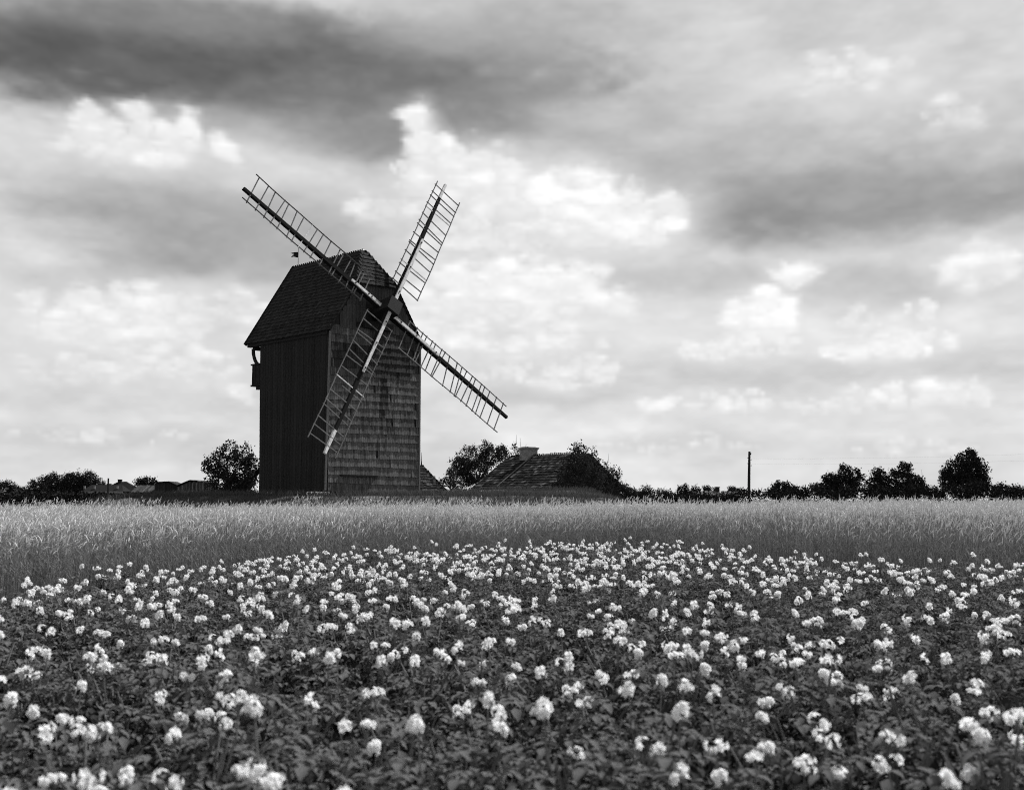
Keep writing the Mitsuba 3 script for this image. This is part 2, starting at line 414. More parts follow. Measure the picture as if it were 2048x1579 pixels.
# roof: decks, then shingle courses
roof = f'{mill}__roof'
vf, e = -.06, E_
put(roof, join([slab([M(-e, vf, ZE), M(-e * k_hip, vf, ZK), M(0, V1, ZR), M(0, LR, ZR), M(-e, LR, ZE)], U * .05),
                slab([M(e, vf, ZE), M(e * k_hip, vf, ZK), M(0, V1, ZR), M(0, LR, ZR), M(e, LR, ZE)], -U * .05),
                slab([M(-e * k_hip, vf - .02, ZK), M(e * k_hip, vf - .02, ZK), M(0, V1, ZR)], V * .05)]), 'deck_wood', label='steep dark shingle roof with a half hip')
SL = math.hypot(E_, ZR - ZE)
for side in (-1, 1):
    up = (-side * E_ * U + (ZR - ZE) * W) / SL
    org = M(side * E_, 0, ZE)
    rc = Courses(org, -V if side < 0 else V, up, 31 + side)
    ns = 22
    for kk in range(ns):
        s0 = -.10 + kk * SL / ns
        zc = ZE + max(s0, 0) / SL * (ZR - ZE)
        v0 = vf - .05 if zc < ZK else vf + (zc - ZK) / (ZR - ZK) * (V1 - vf)
        v1 = LR + .03
        a0, a1 = (-v1, -v0) if side < 0 else (v0, v1)
        ph = rc.rng.uniform(0, 6)
        made = rc.row(a0, a1, lambda q, s0=s0, ph=ph: s0 + .012 * math.sin(q * .9 + ph), min(SL / ns * 1.25, SL - s0 + .06), .15, lambda a, s, r: np.clip(.30 + r.normal(0, .09), 0, 1), lift=.030, thick=.014, rough=.008)
        lay(f'{roof}__shingle_course', made, 'roof_wood')
hl = math.hypot(V1 - vf, ZR - ZK)
hs = ((V1 - vf) * V + (ZR - ZK) * W) / hl
hc = Courses(M(0, vf - .03, ZK), U, hs, 35)
for kk in range(9):
    s0 = -.16 + kk * hl / 9
    h = E_ * k_hip * (1 - max(s0, 0) / hl) + .05
    made = hc.row(-h, h, lambda q, s0=s0: s0 + .02 * math.sin(q * 2 + kk), min(hl / 9 * 1.3, hl - s0 + .05), .14, lambda a, s, r: np.clip(.16 + r.normal(0, .08), 0, 1), lift=.035, thick=.014, rough=.008)  # hip toned darker than the slopes, its shade put into the colour
    lay(f'{roof}__shingle_course', made, 'roof_wood')
rc = np.random.default_rng(5)
teeth, b = [], V1 - .02
while b < LR:
    teeth.append(beam(M(.03, b + .05, ZR - .12), M(-.04, b + .05, ZR + .055 + rc.normal(0, .008)), .085, .018, up=U))
    b += .16
put(f'{roof}__ridge_comb', join(teeth), 'dark_wood', kind='stuff')
for sd in (-1, 1):
    put(f'{roof}__verge_board', beam(M(sd * (E_ + .07), LR + .04, ZE - .10), M(0, LR + .04, ZR), .035, .17, up=U), 'dark_wood')
    put(f'{roof}__eave_plate', beam(M(sd * (HW - .04), .15, ZE - .12), M(sd * (HW - .04), LR - .05, ZE - .12), .20, .20), 'dark_wood')
put(f'{roof}__hip_cap', beam(M(0, V1 - .14, ZR - .20), M(0, V1 + .02, ZR + .02), .10, .03, up=V), 'pale_wood')
put(f'{roof}__purlin', beam(M(-HW + .1, LR - .35, ZE - .26), M(HW - .1, LR - .35, ZE - .26), .16, .18), 'dark_wood')
# curved bracket under the overhang, back left corner
arc = [M(-HW + .08, LW + .10 + .62 * math.sin(t) ** 1.3, ZE - 1.15 + .85 * (1 - math.cos(t))) for t in np.linspace(0, math.pi / 2, 8)]
put(f'{mill}__bracket', tube(arc, .085, 6), 'dark_wood')
arc = [M(HW - .08, LW + .10 + .62 * math.sin(t) ** 1.3, ZE - 1.15 + .85 * (1 - math.cos(t))) for t in np.linspace(0, math.pi / 2, 8)]
put(f'{mill}__bracket', tube(arc, .085, 6), 'dark_wood')

# balcony on the back wall
bal = f'{mill}__balcony'
B0, B1, ZF = LW + .01, LW + .66, 6.86
put(bal, slab([M(-HW + .02, B0, ZF), M(-.3, B0, ZF), M(-.3, B1 + .12, ZF), M(-HW + .02, B1 + .12, ZF)], W * .07), 'dark_wood', label='small boarded balcony on the back of the mill')
b = B0 + .02
while b < B1 - .03:
    put(f'{bal}__board', hexa([M(-HW + .0 + .025 * i2, b + (.085 if .2 < b - B0 < .45 else .118) * j2, ZF + .071 + .88 * k2) for i2 in (0, 1) for j2 in (0, 1) for k2 in (0, 1)]), 'dark_wood')
    b += .125
a = -HW + .05
while a < -.35:
    put(f'{bal}__board', hexa([M(a + .13 * i2, B1 + .02 + .025 * j2, ZF + .071 + .88 * k2) for i2 in (0, 1) for j2 in (0, 1) for k2 in (0, 1)]), 'dark_wood')
    a += .145
put(f'{bal}__hand_rail', beam(M(-HW + .01, B0, ZF + .99), M(-HW + .01, B1 + .06, ZF + .99), .09, .06), 'dark_wood')
put(f'{bal}__hand_rail', beam(M(-HW + .06, B1 + .03, ZF + .99), M(-.3, B1 + .03, ZF + .99), .09, .06), 'dark_wood')
for a in (-HW + .15, -.5):
    put(f'{bal}__joist', beam(M(a, LW - .03, ZF - .085), M(a, LW + .42, ZF - .085), .14, .16), 'dark_wood')

# vane
van = f'{mill}__weather_vane'
put(van, tube([M(0, LR - .33, ZR - .05), M(0, LR - .33, ZR + .95)], .012, 6), 'iron', label='small swallow tailed iron vane on the ridge')
fd = -np.array([1.0, .25, 0]) / np.hypot(1, .25)
fp = lambda a, z: M(0, LR - .33, ZR) + fd * a + W * z
nn = np.cross(fd, W) * .008
put(f'{van}__flag', join([slab([fp(.0, .68), fp(.20, .66), fp(.20, .44), fp(.0, .40)], nn), slab([fp(.201, .655), fp(.36, .62), fp(.28, .58), fp(.201, .58)], nn), slab([fp(.201, .51), fp(.28, .50), fp(.34, .40), fp(.201, .445)], nn), slab([fp(.201, .575), fp(.25, .56), fp(.25, .53), fp(.201, .515)], nn)]), 'iron')

# windshaft and poll end
AX = -V * math.cos(TAU) + W * math.sin(TAU)             # outwards along the shaft
TT = V * math.sin(TAU) + W * math.cos(TAU)
HUB = M(-.061, -.592, ZHUB)
put(f'{mill}__wind_shaft', tube([HUB - AX * 2.2, HUB - AX * .38], .27, 8), 'stock_wood')
put(f'{mill}__poll_end', beam(HUB - AX * .38, HUB + AX * .78, .66, .66, up=TT + .6 * U), 'iron', label='black squared poll end that carries the sails')
put(f'{mill}__front_wall__weather_beam', beam(M(-.8, -.12, ZHUB - .62), M(.8, -.12, ZHUB - .62), .2, .3), 'dark_wood')

RUNGS = {
    'a': [7.6 * (1 - (x - 325) / 1640) for x in (325, 430, 510, 610, 675, 770, 845, 940, 1000, 1075, 1185, 1295, 1335, 1430, 1495, 1575, 1610, 1690)],
    'b': [7.6 * (1 - (y - 140) / 1400) for y in (140, 230, 280, 370, 410, 510, 600, 640, 735, 830, 870, 965, 1065, 1105, 1200, 1290)],
    'c': [7.6 * (1 - (1235 - x) / 1393) for x in (1235, 1150, 1065, 1000, 955, 885, 830, 765, 725, 670, 585, 495, 465, 395, 350, 285, 250, 185, 90)],
    'd': [7.6 - (871 - y) * 6.6 / 246 for y in (871, 855, 840, 818, 809, 788, 770, 760, 741, 719, 710, 691, 672, 664, 644, 625)],
}
SAILS = {   # angle, offset along the shaft, length, pale piece length, pale tip, long side, short side, label
    'a': (math.pi - PHI, 0.0, 7.95, 1.75, 0, .95, .45, 'upper left lattice sail, pale only beside the hub'),
    'b': (math.pi / 2 - PHI, .42, 8.07, 3.9, .95, 1.06, .48, 'upper right lattice sail with long pale inner stock and pale tip'),
    'c': (-PHI, 0.0, 8.09, 3.0, 0, 1.10, .46, 'lower right lattice sail with a dark outer stock'),
    'd': (-math.pi / 2 - PHI, .42, 7.90, 3.4, 1.15, .97, .48, 'lower left lattice sail with pale tip, in front of the wall'),
}
sr = np.random.default_rng(77)
for key, (ang, off, L, pale, tip, cl, cs, lab) in SAILS.items():
    D = math.cos(ang) * U + math.sin(ang) * TT
    C = math.sin(ang) * U - math.cos(ang) * TT          # clockwise side
    H0 = HUB + AX * off
    sail = f'{mill}__sail'
    n = 0
    while (sail if n == 0 else f'{mill}__sail_{n:03d}') in labels:
        n += 1
    sail = sail if n == 0 else f'{mill}__sail_{n:03d}'
    tell(sail, lab)
    Q = lambda s, c=0.0, o=0.0: H0 + D * s + C * c + AX * o
    Lw = L - tip
    put(f'{sail}__stock', beam(Q(.10), Q(Lw), .21, .22, up=AX, w1=.125, h1=.125), 'stock_wood')
    if tip:
        put(f'{sail}__stock_tip', beam(Q(Lw + .003), Q(L), .125, .125, up=AX, w1=.115, h1=.11), 'pale_wood', label='pale new wood at the tip')
    put(f'{sail}__whip', beam(Q(.32, 0, .155), Q(.32 + pale, 0, .155), .15, .07, up=AX, w1=.11, h1=.06), 'pale_wood', label='pale strengthening piece beside the hub')
    for q in (.9, pale * .62, pale + .1):
        put(f'{sail}__bolt', tube([Q(q, 0, .17), Q(q, 0, .225)], .035, 6), 'iron')
    inn = min(RUNGS[key]) - .05
    for c in (cl, -cs):
        sg = 1 if c > 0 else -1
        pts = [Q(s, c * (1 + .012 * math.sin(s * 2.2 + ang)), .06 - .02 * math.sin(s + ang)) for s in np.linspace(inn, max(RUNGS[key]) + .22, 9)]
        put(f'{sail}__rail', tube(pts, .027, 5), 'lath_wood')
    for s in RUNGS[key]:
        s = s + sr.normal(0, .015)
        sk = sr.normal(0, .05)
        cut = .55 if sr.random() < .04 else 1.0              # a few rungs are broken off
        put(f'{sail}__rung', beam(Q(s + sk - .02, -cs - .06, .045), Q(s - sk, (cl + .03) * cut, .045), .045, .032, up=AX), 'pale_wood' if sr.random() < .05 else 'lath_wood')

# tail pole, steps and the trestle below
put(f'{mill}__tail_pole', tube([M(-.2, LW - .4, 4.6), M(-.2, LW + 3.0, 3.25), M(-.2, LW + 6.2, 1.9)], [.16, .13, .11], 8), 'dark_wood')
for a in (-1.0, .5):
    put(f'{mill}__stair__string', beam(M(a, LW + .16, ZBL + .35), M(a, LW + 1.9, 1.25), .06, .24), 'dark_wood')
for q in range(4):
    f_ = (q + .5) / 4
    put(f'{mill}__stair__tread', beam(M(-.97, LW + .2 + 1.6 * f_, ZBL + .3 - .8 * f_), M(.47, LW + .2 + 1.6 * f_, ZBL + .3 - .8 * f_), .24, .04), 'dark_wood')
put(f'{mill}__post', tube([M(0, LW / 2, 1.3), M(0, LW / 2, 3.2)], .38, 10), 'dark_wood')
for dx, dy in ((1, 0), (0, 1)):
    put(f'{mill}__cross_beam', beam(M(-2.3 * dx, LW / 2 - 2.3 * dy, 1.62 + .01 * dx), M(2.3 * dx, LW / 2 + 2.3 * dy, 1.62 + .01 * dx), .3, .28 - .06 * dx), 'dark_wood')
for a, b in ((-2.3, 0), (2.3, 0), (0, -2.3), (0, 2.3)):
    put(f'{mill}__pier', slab([M(a - .35, LW / 2 + b - .35, 1.0), M(a + .35, LW / 2 + b - .35, 1.0), M(a + .35, LW / 2 + b + .35, 1.0), M(a - .35, LW / 2 + b + .35, 1.0)], W * .47), 'dark_wood')


# ------------------------------------------------------------------ cottage, hut and far buildings
def tiled_plane(key, p_eave0, p_eave1, p_ridge0, p_ridge1, bsdf, expo, width, tone, seed, lift=.05, thick=.03):
    """Courses of tiles on the roof plane between an eave and a ridge."""
    e0, e1, r0, r1 = (np.asarray(q, float) for q in (p_eave0, p_eave1, p_ridge0, p_ridge1))
    A = (e1 - e0) / np.linalg.norm(e1 - e0)
    S = r0 - e0
    S = S - A * (S @ A)
    L = np.linalg.norm(S)
    S /= L
    c = Courses(e0, A, S, seed)
    n = max(2, int(round(L / expo)))
    w0, w1, shift = np.linalg.norm(e1 - e0), np.linalg.norm(r1 - r0), (r0 - e0) @ A
    for k in range(n):
        f = k / n
        lo, hi = shift * f, shift * f + w0 + (w1 - w0) * f
        ph = c.rng.uniform(0, 6)
        made = c.row(lo, hi, lambda q, f=f, ph=ph: f * L - .05 + .02 * math.sin(q * 1.1 + ph), min(L / n * 1.22, L - f * L + .08), width, tone, lift=lift, thick=thick, gap=.012, rough=.02)
        lay(key, made, bsdf)


cot = 'cottage'
tell(cot, 'low cottage with mossy shingled roof and one plastered chimney, beyond the mill', 'cottage')
rd = np.array([3.98, -5.0, 0]) / math.hypot(3.98, 5.0)
dn = np.array([rd[1], -rd[0], 0])                        # down the near slope: left and towards us
R0 = np.array([-.24, 78.0, 4.66])
R1 = R0 + rd * 8.2
run, drop = 3.35, 2.35
Ea, Eb = R0 + dn * run - W * drop - rd * .1, R1 + dn * run - W * drop
Fa, Fb = R0 - dn * run - W * drop, R1 - dn * run - W * drop
put(f'{cot}__roof', join([slab([Ea, Eb, R1, R0], -W * .08), slab([Fa, Fb, R1, R0], -W * .08)]), 'deck_wood')
moss = lambda a, s, r: float(np.clip(.07 + .06 * r.normal() + (.55 * r.random() + .15 if r.random() < .25 else 0), 0, 1))
tiled_plane(f'{cot}__roof__tile_course', Ea, Eb, R0, R1, 'roof_tile', .30, .26, moss, 61, lift=.04)
tiled_plane(f'{cot}__roof__tile_course', Fb, Fa, R1, R0, 'roof_tile', .30, .26, moss, 62)
put(f'{cot}__roof__ridge_comb', join([beam(R0 + rd * q - W * .05, R0 + rd * q + W * (.13 + rc.normal(0, .02)), .12, .03, up=dn) for q in np.arange(.1, 8.1, .2)]), 'dark_wood', kind='stuff')
seam = .31
put(f'{cot}__roof__batten', beam(R0 + rd * 2.75 + W * .14, R0 + rd * 2.75 + dn * run * .93 - W * (drop * .93 - .14), .10, .04), 'lath_wood')
wi = run - .45
for s_ in (1, -1):
    put(f'{cot}__wall', slab([R0 + dn * wi * s_ + rd * .3 - W * 3.9, R1 + dn * wi * s_ - rd * .3 - W * 3.9, R1 + dn * wi * s_ - rd * .3 - W * (drop * wi / run + .1), R0 + dn * wi * s_ + rd * .3 - W * (drop * wi / run + .1)], -dn * .2 * s_), 'dark_wood')
for r_, sg in ((R0 + rd * .3, 1), (R1 - rd * .3, -1)):
    put(f'{cot}__gable', slab([r_ + dn * (wi - .21) - W * 3.9, r_ - dn * (wi - .21) - W * 3.9, r_ - dn * (wi - .21) - W * (drop * wi / run + .12), r_ - W * .12, r_ + dn * (wi - .21) - W * (drop * wi / run + .12)], rd * .15 * sg), 'dark_wood')
ch = f'{cot}__chimney'
cc = R0 + rd * 2.30 + dn * .10


def ring(z, w, d):
    return [cc + rd * w * i + dn * d * j + W * z for i, j in ((-1, -1), (1, -1), (1, 1), (-1, 1))]


def loft(rings):
    n, v, f = len(rings[0]), np.vstack(rings), []
    for k in range(len(rings) - 1):
        for i in range(n):
            j = (i + 1) % n
            f += [[k * n + i, k * n + j, (k + 1) * n + j], [k * n + i, (k + 1) * n + j, (k + 1) * n + i]]
    f += [[0, i + 1, i] for i in range(1, n - 1)]
    m = (len(rings) - 1) * n
    f += [[m, m + i, m + i + 1] for i in range(1, n - 1)]
    return v, np.array(f)


put(ch, loft([ring(-.9, .46, .42), ring(.40, .45, .41)]), 'plaster', label='stout plastered chimney flared at its rim')
put(f'{ch}__rim', loft([ring(.401, .46, .42), ring(.50, .53, .49), ring(.57, .54, .50), ring(.58, .44, .40)]), 'plaster')
put(f'{ch}__rim', loft([ring(.581, .40, .36), ring(.63, .36, .32)]), 'plaster')

hut = free('shingled_hut')
tell(hut, 'hut with a steep tent roof and thin spike, half hidden behind the mill', 'hut')
hx, hy, hz = -4.64, 58.0, 3.49
hp = lambda a, b, z: np.array([hx + a * .96 - b * .28, hy + a * .28 + b * .96, z])
base = [hp(-1.1, -1.1, 2.15), hp(1.1, -1.1, 2.15), hp(1.1, 1.1, 2.15), hp(-1.1, 1.1, 2.15)]
apex = np.array([hx, hy, hz])
put(f'{hut}__roof', (np.vstack([base, apex[None]]), np.array([[0, 1, 4], [1, 2, 4], [2, 3, 4], [3, 0, 4], [0, 2, 1], [0, 3, 2]])), 'deck_wood')
for i in range(4):
    tiled_plane(f'{hut}__roof__tile_course', base[i], base[(i + 1) % 4], apex, apex, 'roof_tile', .2, .17, lambda a, s, r: float(np.clip(.3 + r.normal(0, .12), 0, 1)), 70 + i, lift=.03, thick=.02)
put(f'{hut}__spike', tube([apex - W * .1, apex + W * .64], [.035, .008], 6), 'iron')
put(f'{hut}__wall', slab([hp(-.95, -.95, 1.2), hp(.95, -.95, 1.2), hp(.95, .95, 1.2), hp(-.95, .95, 1.2)], W * .98), 'dark_wood')


def prism_house(name, label, cat, x0, x1, y, depth, z_eave, z_ridge, roof_mat, wall_mat, hip=0.0, chimneys=(), group=None, over=.3):
    """A house whose ridge runs across the view."""
    t = free(name)
    tell(t, label, cat, group)
    y0, y1, ym = y, y + depth, y + depth / 2
    put(f'{t}__wall', join([box((x0 + over, y0 + over, 0), (x1 - over, y1 - over, z_eave + .02))]), wall_mat)
    h = hip
    v = np.array([[x0, y0, z_eave], [x1, y0, z_eave], [x1, y1, z_eave], [x0, y1, z_eave], [x0 + h, ym, z_ridge], [x1 - h, ym, z_ridge]])
    put(f'{t}__roof', (v, np.array([[0, 1, 5], [0, 5, 4], [2, 3, 4], [2, 4, 5], [0, 4, 3], [1, 2, 5], [0, 2, 1], [0, 3, 2]])), roof_mat)
    for cx_, zb, zt, w in chimneys:
        put(f'{t}__roof__chimney', join([box((cx_ - w / 2, ym - w / 2, zb), (cx_ + w / 2, ym + w / 2, zt - .15)), box((cx_ - w * .62, ym - w * .62, zt - .149), (cx_ + w * .62, ym + w * .62, zt))]), 'dark_wood')
    return t


far = prism_house('hipped_house', 'distant house with dark hipped roof and two chimneys, left of the sheds', 'house', -137.5, -124.0, 376, 9, 5.0, 8.4, 'roof_gray', 'wall_gray', 5.4, ((-131.6, 7.6, 9.1, 1.1), (-135.2, 5.0, 7.7, 1.2)))
plain('roof_gray', .014, .95, .05)
plain('wall_gray', .02, .95, .05)
plain('far_roof', .10, .95, .05)
lowb = prism_house('long_barn', 'long low barn with a pale band under its dark roof', 'barn', -112.5, -101.5, 296, 7, 4.35, 6.1, 'roof_gray', 'wall_gray', 1.5)
put(f'{lowb}__eave_board', box((-112.3, 295.8, 3.86), (-101.6, 295.98, 4.34)), 'limewash', label='pale limewashed board under the eave')
for qx in (-112.0, -109.4, -103.4):
    put(f'{lowb}__vent', box((qx - .2, 296.9, 5.0), (qx + .2, 297.3, 5.75)), 'limewash')


def shed(name, label, pts, y, depth, wall_mat, roof_mat, plank=.28, seed=1):
    """A boarded shed: pts = the outline of its front (x, z); one roof slab along the top edge."""
    t = free(name)
    tell(t, label, 'shed')
    xs_ = [p[0] for p in pts]
    rng = np.random.default_rng(seed)
    a, n = min(xs_), 0
    put(f'{t}__wall', slab([np.array([p[0], y + .06, p[1] - .05]) for p in pts] + [np.array([pts[-1][0], y + .06, 0]), np.array([pts[0][0], y + .06, 0])], np.array([0, depth, 0])), 'deck_wood')
    while a < max(xs_) - .05:
        w = plank * rng.uniform(.8, 1.25)
        b1 = min(a + w - .03, max(xs_))
        zt = min(np.interp(a, xs_, [p[1] for p in pts]), np.interp(b1, xs_, [p[1] for p in pts])) - .06
        o = rng.uniform(0, .04)
        c = np.array([[(a, b1)[i], (y - o, y + .05)[j], (0, zt)[k]] for i in (0, 1) for j in (0, 1) for k in (0, 1)])
        n += 1
        put(f'{t}__wall__board', hexa(c), wall_mat, uv=piece_uv(c, 1500 + seed * 50 + n, rng.uniform(.1, .8), np.array([1.0, 0, 0]), W))
        a += w
    for k in range(len(pts) - 1):
        (xa, za), (xb, zb) = pts[k], pts[k + 1]
        d = .35 if k == 0 else -.02
        put(f'{t}__roof', slab([np.array([xa - d, y - .35, za]), np.array([xb - .0, y - .35, zb]), np.array([xb, y + depth + .2, zb]), np.array([xa - d, y + depth + .2, za])], W * .10), roof_mat)
    return t


# shed with its weathered roof slope facing us
sa = free('low_shed')
tell(sa, 'low shed with a grey weathered board roof sloping towards the grain', 'shed')
rng = np.random.default_rng(8)
put(f'{sa}__roof', slab([np.array([-60.3, 180.0, 3.05]), np.array([-55.7, 180.0, 3.05]), np.array([-55.7, 183.5, 4.2]), np.array([-60.3, 183.5, 4.25])], -W * .1), 'deck_wood')
shc = Courses((-60.5, 179.9, 3.07), (1, 0, 0), np.array([0, 3.5, 1.15]) / math.hypot(3.5, 1.15), 91)
for q in range(12):
    lay(f'{sa}__roof__board', shc.row(q * .4, q * .4 + .37, lambda a: 0.0, 3.75, 9.0, lambda *_: .22 + .22 * rng.random(), lift=.03, thick=.05), 'roof_tile', kind=None)
put(f'{sa}__wall', box((-60.0, 180.3, 0), (-55.9, 183.3, 3.05)), 'dark_wood')
shed('board_shed', 'dark board shed with a broken-backed roof, middle of the three sheds', [(-56.1, 4.62), (-53.8, 4.72), (-52.0, 3.95)], 178, 4.0, 'dark_board', 'dark_wood', seed=3)
sc_ = shed('board_shed', 'board shed with lighter door posts, next to the small tree by the mill', [(-51.3, 3.95), (-49.4, 4.86), (-46.2, 4.72)], 174, 4.0, 'roof_tile', 'dark_wood', seed=4)
for qx in (-49.0, -48.4, -47.4):
    put(f'{sc_}__door_post', box((qx - .09, 173.8, 0), (qx + .09, 173.94, 4.5)), 'lath_wood')

prism_house('low_house', 'low pale roofed house left of the telegraph pole, with a square chimney', 'house', 49.9, 55.0, 298, 6, 3.2, 4.5, 'far_roof', 'roof_gray', .2, ((54.5, 3.8, 5.6, 1.0),))
prism_house('low_house', 'low pale roofed house nearest the telegraph pole, without chimney', 'house', 55.9, 60.4, 300, 6, 3.2, 4.4, 'far_roof', 'roof_gray', .2)
prism_house('low_house', 'small grey roofed house half hidden in the bushes beside the first pale roof', 'house', 46.6, 49.7, 302, 6, 3.2, 4.4, 'wall_gray', 'roof_gray', .2)
prism_house('chimney_house', 'house of which only the dark chimney shows above the hedge', 'house', 34.6, 39.9, 258, 6, 1.2, 2.0, 'roof_gray', 'roof_gray', .3, ((37.0, 1.6, 3.2, .75),))


# ------------------------------------------------------------------ poles and wires
tp = 'telegraph_pole'
tell(tp, 'tall bare telegraph pole with small insulators, standing alone at the right', 'telegraph pole')
put(f'{tp}__shaft', tube([[25.45, 122, 0], [25.50, 122, 3.5], [25.62, 122, 7.0]], [.17, .15, .125], 9), 'dark_wood')
for dx, z in ((-.22, 6.35), (.2, 6.15), (-.22, 5.75), (.22, 5.55), (.15, 6.75)):
    put(f'{tp}__insulator', tube([[25.6 + dx * .5, 121.9, z - .1], [25.6 + dx, 121.9, z - .06], [25.6 + dx, 121.9, z + .10]], [.025, .03, .055], 6), 'iron')
for i, (dx, z, txt) in enumerate(((.22, 6.15, 'upper thin wire running right from the telegraph pole'), (.22, 5.55, 'lower thin wire running right from the telegraph pole'))):
    t = np.linspace(0, 1, 14)
    put('telegraph_wire', tube(np.stack([25.6 + dx + 32 * t, 121.9 - 22 * t, z + .1 + .1 * t - 1.2 * t * (1 - t)], 1), .003, 4), 'iron', label=txt, category='wire')
lp = 'wooden_pole'
tell(lp, 'thin dark pole in front of the trees at the far left', 'pole')
put(f'{lp}__shaft', tube([[-85.4, 240, 0], [-85.5, 240, 6.5]], [.22, .17], 8), 'dark_wood')
put(f'{lp}__cap', tube([[-85.5, 240, 6.5], [-85.5, 240, 6.62]], [.2, .1], 8), 'iron')
tw = 'forked_stake'
tell(tw, 'forked bare stake standing just right of the telegraph pole', 'stake')
put(f'{tw}__shaft', tube([[26.45, 121, 0], [26.42, 121, 2.6]], [.07, .05], 6), 'bark')
put(f'{tw}__fork', tube([[26.42, 121, 2.55], [26.3, 121, 2.85], [26.28, 121, 3.1]], [.05, .035, .02], 6), 'bark')
put(f'{tw}__fork', tube([[26.42, 121, 2.55], [26.6, 121, 2.85], [26.68, 121, 3.15]], [.05, .035, .02], 6), 'bark')
fence = 'paling_fence'
tell(fence, 'short paling fence between the board shed and the small tree', 'fence')
fr = np.random.default_rng(14)
for q in range(12):
    x_ = -24.4 + q * .22
    put(f'{fence}__pale', box((x_, 92, .0), (x_ + .13, 92.03, 2.05 + fr.normal(0, .07))), 'lath_wood')
put(f'{fence}__rail', box((-24.5, 92.031, 1.6), (-21.7, 92.09, 1.7)), 'lath_wood')


# ------------------------------------------------------------------ trees, shrubs, hedges
def leaves(rng, centres, spread, per, size):
    n = len(centres) * per
    c = np.repeat(np.asarray(centres, float), per, 0) + rng.normal(0, 1, (n, 3)) * np.repeat(np.asarray(spread, float), per)[:, None]
    d = rng.normal(0, 1, (n, 3))
    d /= np.linalg.norm(d, axis=1, keepdims=True)
    e2 = np.cross(d, rng.normal(0, 1, (n, 3)))
    e2 /= np.linalg.norm(e2, axis=1, keepdims=True)
    L = size * rng.uniform(.6, 1.3, (n, 1))
    nrm = np.cross(d, e2)
    v = np.stack([c - d * L * .5, c + e2 * L * .36 + nrm * L * .06, c + d * L * .5, c - e2 * L * .36 + nrm * L * .06], 1).reshape(-1, 3)
    i = np.arange(n)[:, None] * 4
    return v, np.vstack([i + [0, 1, 2], i + [0, 2, 3]])


def tree(name, label, y, blobs, leaf, seed, dens=1.0, category='tree', mat='far_leaf', ragged=1.0, twigs=0, trunk=True, lean=0.0):
    """blobs: (x, z, half width, half height) of the crown's lobes; each is filled with clumps of leaves."""
    rng = np.random.default_rng(seed)
    t = free(name)
    tell(t, label, category)
    cs, sp, hearts = [], [], []
    for x, z, rx, rz in blobs:
        ry = .5 * (rx + rz)
        c0 = np.array([x, y + rng.normal(0, .25) * ry, z])
        hearts.append(c0)
        n = int(max(14, 62 * dens * (rx * rz) / (leaf * 4.5) ** 2))
        d = rng.normal(0, 1, (n, 3))
        d /= np.linalg.norm(d, axis=1, keepdims=True)
        rad = rng.uniform(.25, 1.0, (n, 1)) ** .5 * (1 + rng.normal(0, .10, (n, 1)) * ragged)
        cs.append(c0 + d * rad * [rx, ry, rz])
        sp.append(np.full(n, leaf * .72))
    cs, sp = np.vstack(cs), np.concatenate(sp)
    put(f'{t}__crown', leaves(rng, cs, sp, 11, leaf), mat, kind='stuff')
    bx, bz = np.mean([q[0] for q in blobs]) + lean, min(q[1] - q[3] for q in blobs)
    g = float(ground_z(bx, y))
    h = max(q[1] for q in blobs)
    r0 = .035 * (h - g) + .02
    parts = []
    if trunk:
        fork = np.array([bx, y, g + .35 * (h - g)])
        parts.append(tube([[bx, y, g - .1], [bx + .01 * h, y, g + .2 * (h - g)], fork], [r0, r0 * .8, r0 * .7], 8))
        for c0 in hearts:
            mid = .5 * (fork + c0) + rng.normal(0, .05 * (h - g), 3) * [1, 1, .5]
            parts.append(tube([fork - [0, 0, .05], mid, c0], [r0 * .5, r0 * .3, r0 * .1], 6))
    for _ in range(twigs):
        c0 = hearts[rng.integers(len(hearts))]
        tip = c0 + rng.normal(0, 1, 3) * [.5, .3, .3] * (h - g) * .25 + [0, 0, .25 * (h - g)]
        parts.append(tube([c0, .5 * (c0 + tip) + rng.normal(0, .05, 3), tip], [r0 * .2, r0 * .12, r0 * .05], 5))
    if parts:
        put(f'{t}__trunk', join(parts), 'bark', smooth=True)
    return t


tree('fruit_tree', 'small dark leafy tree at the left foot of the mill', 55, [(-13.67, 4.10, .49, .49), (-13.03, 3.81, .54, .54), (-14.44, 3.66, .54, .54), (-13.46, 3.25, 1.02, .78), (-12.68, 3.25, .39, .83), (-14.54, 2.89, .49, .54), (-13.93, 2.59, .83, .54), (-12.96, 2.59, .68, .58), (-14.79, 3.25, .24, .39)], .11, 101, dens=.75, mat='leaf')
tree('broad_tree', 'wide dark tree behind the left slope of the cottage roof', 88, [(-1.95, 5.87, .47, .58), (-3.07, 5.02, 1.17, 1.01), (-1.52, 5.13, 1.09, .93), (-4.04, 4.43, .86, .78), (-.78, 5.40, .54, .62), (-2.87, 3.85, 1.36, 1.17), (-3.84, 3.46, .97, .78)], .13, 102, mat='leaf', twigs=5)
tree('young_tree', 'low ragged tree beside the hut, left of the cottage', 84, [(-4.60, 3.38, .59, .67), (-5.04, 3.01, .45, .45), (-4.15, 2.82, .67, .52), (-4.41, 3.93, .37, .30)], .14, 103, dens=.6, mat='leaf', twigs=3)
tree('sapling', 'thin see-through sapling just left of the cottage chimney', 90, [(.24, 5.57, .32, .64), (-.08, 5.09, .48, .40), (.72, 5.21, .40, .40)], .13, 104, dens=.4, mat='leaf', twigs=6)
